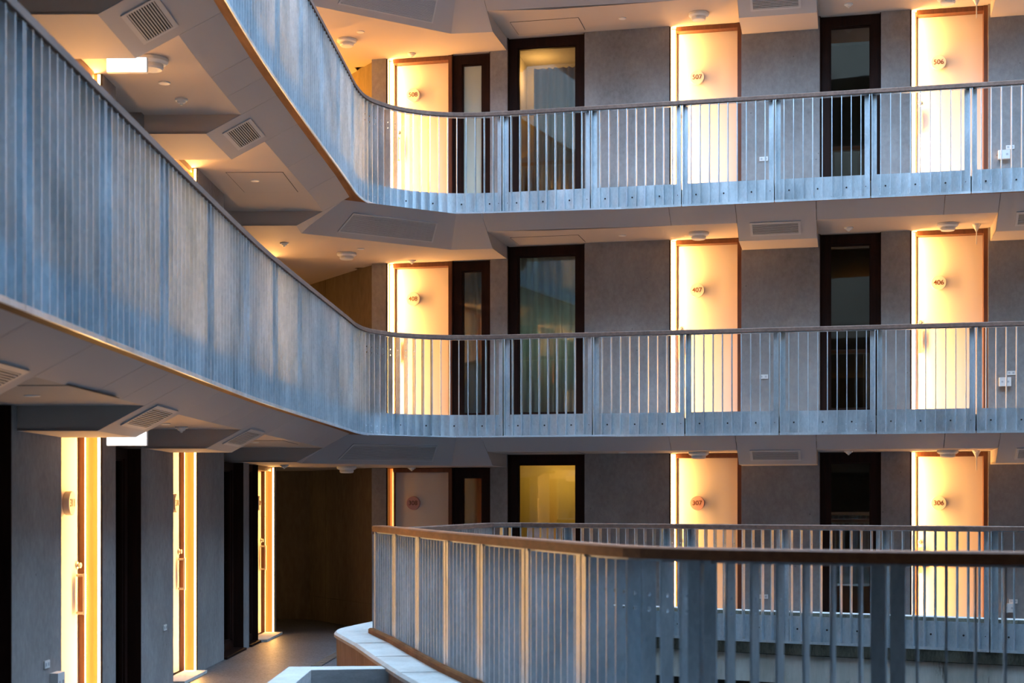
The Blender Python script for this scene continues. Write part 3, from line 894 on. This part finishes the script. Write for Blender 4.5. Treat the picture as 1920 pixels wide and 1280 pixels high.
for lv in (3, 4):
    w = {3: 'lowest', 4: 'middle'}[lv]; dz = (lv-4)*H
    x, y = at_px(340, 186, zR4); smoke_detector(x, y, zR4+dz, 'white detector on the %s left gallery ceiling between the first two doors' % w)
    x, y = at_px(308, 155, zR4); cover_disc(x, y, zR4+dz, 'flat white disc on the %s left gallery ceiling near the lit sign' % w)
    x, y = at_px(478, 338, zR4); cover_disc(x, y, zR4+dz, 'flat white disc on the %s left gallery ceiling beyond the second door' % w)
    hatch(FL, 15.6, 16.6, .25, .85, zf(lv)+Z_R, 'square access hatch in the %s left gallery ceiling beyond the second door' % w)
x, y = at_px(284, 110, zR4); ceiling_speaker(x, y, zR4, 'round ceiling device just behind the lit sign on the middle left gallery')
x, y = at_px(60, 740, Z_R); cover_disc(x, y, Z_R, 'flat white disc on the lowest left gallery ceiling, nearest one')
hatch(FL, 8.3, 9.3, .3, .9, Z_R, 'square access hatch in the lowest left gallery ceiling, nearest one')
# lit sign boxes
for lv in (3, 4):
    z = zf(lv)
    x0, x1 = (200-CX)*11.2/FPX, (275-CX)*11.2/FPX
    r = empty('lit_sign', ((x0+x1)/2, 11.22, z+2.28), 'white glowing sign box hanging over the %s left gallery' % ('lowest' if lv == 3 else 'middle'), 'sign')
    m = MB(); m.box(x0, x1, 11.2, 11.24, z+2.182, z+2.292); m.build('casing', M['white'], r)
    m = MB(); m.box(x0+.004, x1-.004, 11.194, 11.2, z+2.186, z+2.288); m.build('lit_face', M['sign'], r)
    m = MB()
    for xx in (x0+.05, x1-.05): m.box(xx-.005, xx+.005, 11.215, 11.225, z+2.292, z+Z_R+.005)
    m.build('hanger', M['steel'], r)
# ------------------------------------------------------------------ wall fittings
def outlet(F, px, py, lv, w, h, label, name='outlet_plate', t=.012):
    u = F.u_px(px); x, y, _ = F.p(u, 0, 0); z = EYE-(py-CY)*y/FPX
    r = empty(name, (x, y, z), label, 'outlet' if name == 'outlet_plate' else 'box')
    m = MB(); m.fbox(F, u-w/2, u+w/2, .0, t, z-h/2, z+h/2); m.build('cover', M['white'], r)
    m = MB()
    for s in (-.25, .25): m.fbox(F, u+s*w-.012, u+s*w+.012, t, t+.003, z-.012, z+.012)
    m.build('sockets', M['vent'], r)
for lv in (3, 4, 5):
    n = names[lv]; dpy = {5: 298, 4: 706, 3: 1118}[lv]
    outlet(FB, 1432, dpy, lv, .11, .055, 'small white wall plate right of door %s7 on the %s gallery' % (n, LW[lv]))
    outlet(FB, {5: 1894, 4: 1896, 3: 1900}[lv], {5: 276, 4: 699, 3: 1127}[lv], lv, .10, .05, 'small white wall plate above the box, beyond door %s6 on the %s gallery' % (n, LW[lv]))
    outlet(FB, {5: 1882, 4: 1884, 3: 1891}[lv], {5: 291, 4: 716, 3: 1139}[lv], lv, .14, .11, 'white box low on the wall beyond door %s6 on the %s gallery' % (n, LW[lv]), 'junction_box', .06)
outlet(FL, 86, 1245, 3, .11, .055, 'small white wall plate by the nearest glowing left door')
outlet(FL, 308, 1176, 3, .11, .055, 'small white wall plate by the second glowing left door')
outlet(FL, 100, 1278, 3, .16, .14, 'white box fixed low on the wall beside door 311', 'junction_box', .06)

# ------------------------------------------------------------------ what closes the courtyard (out of frame; shades it and shows in reflections)
mb = MB(); mb.box(-8, 11, 12, 26, -6.2, -6.0); mb.box(-8, 11, -4, 12, -6.2, -6.0); struct(mb, 'ground', M['floor'])
mb = MB(); mb.fbox(FB, -8, 12, -1.9, -1.7, -6, 13); struct(mb, 'wall_rear', M['wall_dark'])
mb = MB(); mb.box(-7.2, -7.0, -4, 26, -6, 13); struct(mb, 'wall_outer', M['wall_dark'])
mb = MB(); mb.box(10.6, 10.8, -4, 20, -6, 12.5)
for lv in (3, 4, 5, 6): mb.box(8.8, 10.6, -4, 17, zf(lv)-.3, zf(lv))
struct(mb, 'wall_right', M['wall'])
mb = MB(); mb.box(-7, 10.8, -4.2, -4.0, -6, 16)
for lv, ye in ((4, 1.9), (5, 6.3), (6, 6.3), (7, 6.3), (8, 6.3)): mb.box(-2.0, 10.6, -4.0, ye, zf(lv)-.3, zf(lv)); mb.box(-2.0, 10.6, ye-.05, ye, zf(lv), zf(lv)+1.0)  # unseen slabs pushed out over the court to shade the nearer slats
struct(mb, 'wall_front_shade', M['wall_dark'])
mb = MB(); mb.box(8.75, 8.8, 1.2, 15, H, H+1.0); mb.box(8.75, 8.8, 1.2, 15, 2*H, 2*H+1.0); mb.box(8.75, 8.8, 1.2, 15, 3*H, 3*H+1.0); struct(mb, 'wall_parapet', M['slab'])
mb = MB(); mb.fbox(FB, -1.5, 11, .35, .5, -3.2, -.3); struct(mb, 'wall_below', M['wall_dark'])

FF = Frame((6.0, -3.8), (-1, 0), (0, 1))
for lv, w in ((4, 'middle'), (5, 'top')):
    for u, k in ((2.0, 'first'), (5.3, 'second')):
        door(FF, u, u+1.05, lv, Z_R, -1, 'cream door with a glowing jamb on the %s gallery behind the viewpoint, %s one' % (w, k), None, 1.0, hw=False)
# lamps in the passage behind the corner
for lv, e in ((3, .22), (4, 9.0), (5, 300.0)):
    z = zf(lv); w = LW[lv]
    r = empty('batten_lamp', (-4.6, 21.3, z+1.2), 'vertical amber batten lamp in the passage of the %s gallery, behind the left wing' % w, 'lamp')
    m = MB(); m.box(-4.64, -4.58, 21.26, 21.34, z+.2, z+2.15); m.build('housing', M['white'], r)
    m = MB(); m.box(-4.58, -4.57, 21.27, 21.33, z+.22, z+2.13); m.build('diffuser', M['led'], r)
    ld = bpy.data.lights.new('batten_light', 'AREA'); ld.shape = 'RECTANGLE'; ld.size = .05; ld.size_y = 1.9; ld.energy = e; ld.color = (1.0, .40, .035)
    o = bpy.data.objects.new('batten_light', ld); COL.objects.link(o); o.parent = r; o.location = (.09, 0, 0)
    o.rotation_euler = (math.pi/2, 0, math.radians(-72))

# unseen storey above, added to keep open sky out of window reflections
mb = MB(); sweep(mb, UP, 0, UP.len, [(.0, 0), (.12, 0), (.12, 1.3), (.0, 1.3)], zf(6)-.22, .3); struct(mb, 'wall_parapet', M['slab'])
mb = MB(); mb.prism(pathpts(UP, 0.0, UP.len, .10, 60)+[(10.5, 21), (-7, 26), (-7, 2.0)], zf(7)-.3, zf(7)); struct(mb, 'roof_sky_block', M['slab'])
mb = MB(); mb.fbox(FL, 0, lend, -.3, 0, zf(6), zf(7)-.3); mb.fbox(FB, -.6, 11, -.3, 0, zf(6), zf(7)-.3); struct(mb, 'wall_upper_sky_block', M['wall'])

# repeats share a group phrase
GROUPS = {'ceiling_speaker': 'round speakers on the gallery ceilings', 'smoke_detector': 'detectors on the gallery ceilings',
          'cover_disc': 'flat discs on the gallery ceilings', 'pendent_sprinkler': 'hanging cones on the gallery ceilings',
          'access_hatch': 'access hatches in the gallery ceilings', 'air_vent': 'louvred vents in the sloped soffits',
          'outlet_plate': 'small plates on the gallery walls', 'junction_box': 'boxes low on the gallery walls',
          'gallery_railing': 'slat railings round the courtyard', 'lit_sign': 'glowing sign boxes over the left galleries',
          'curtain': 'curtains behind the gallery windows', 'batten_lamp': 'batten lamps in the passages',
          'door': 'flat doors along the galleries', 'window': 'full-height windows along the galleries'}
for o in list(bpy.data.objects):
    if o.parent is None and o.get('category'):
        k = o.name.split('.')[0]
        k = 'door' if k.startswith('door_') else 'window' if k.startswith('window_') else k
        if k in GROUPS: o['group'] = GROUPS[k]
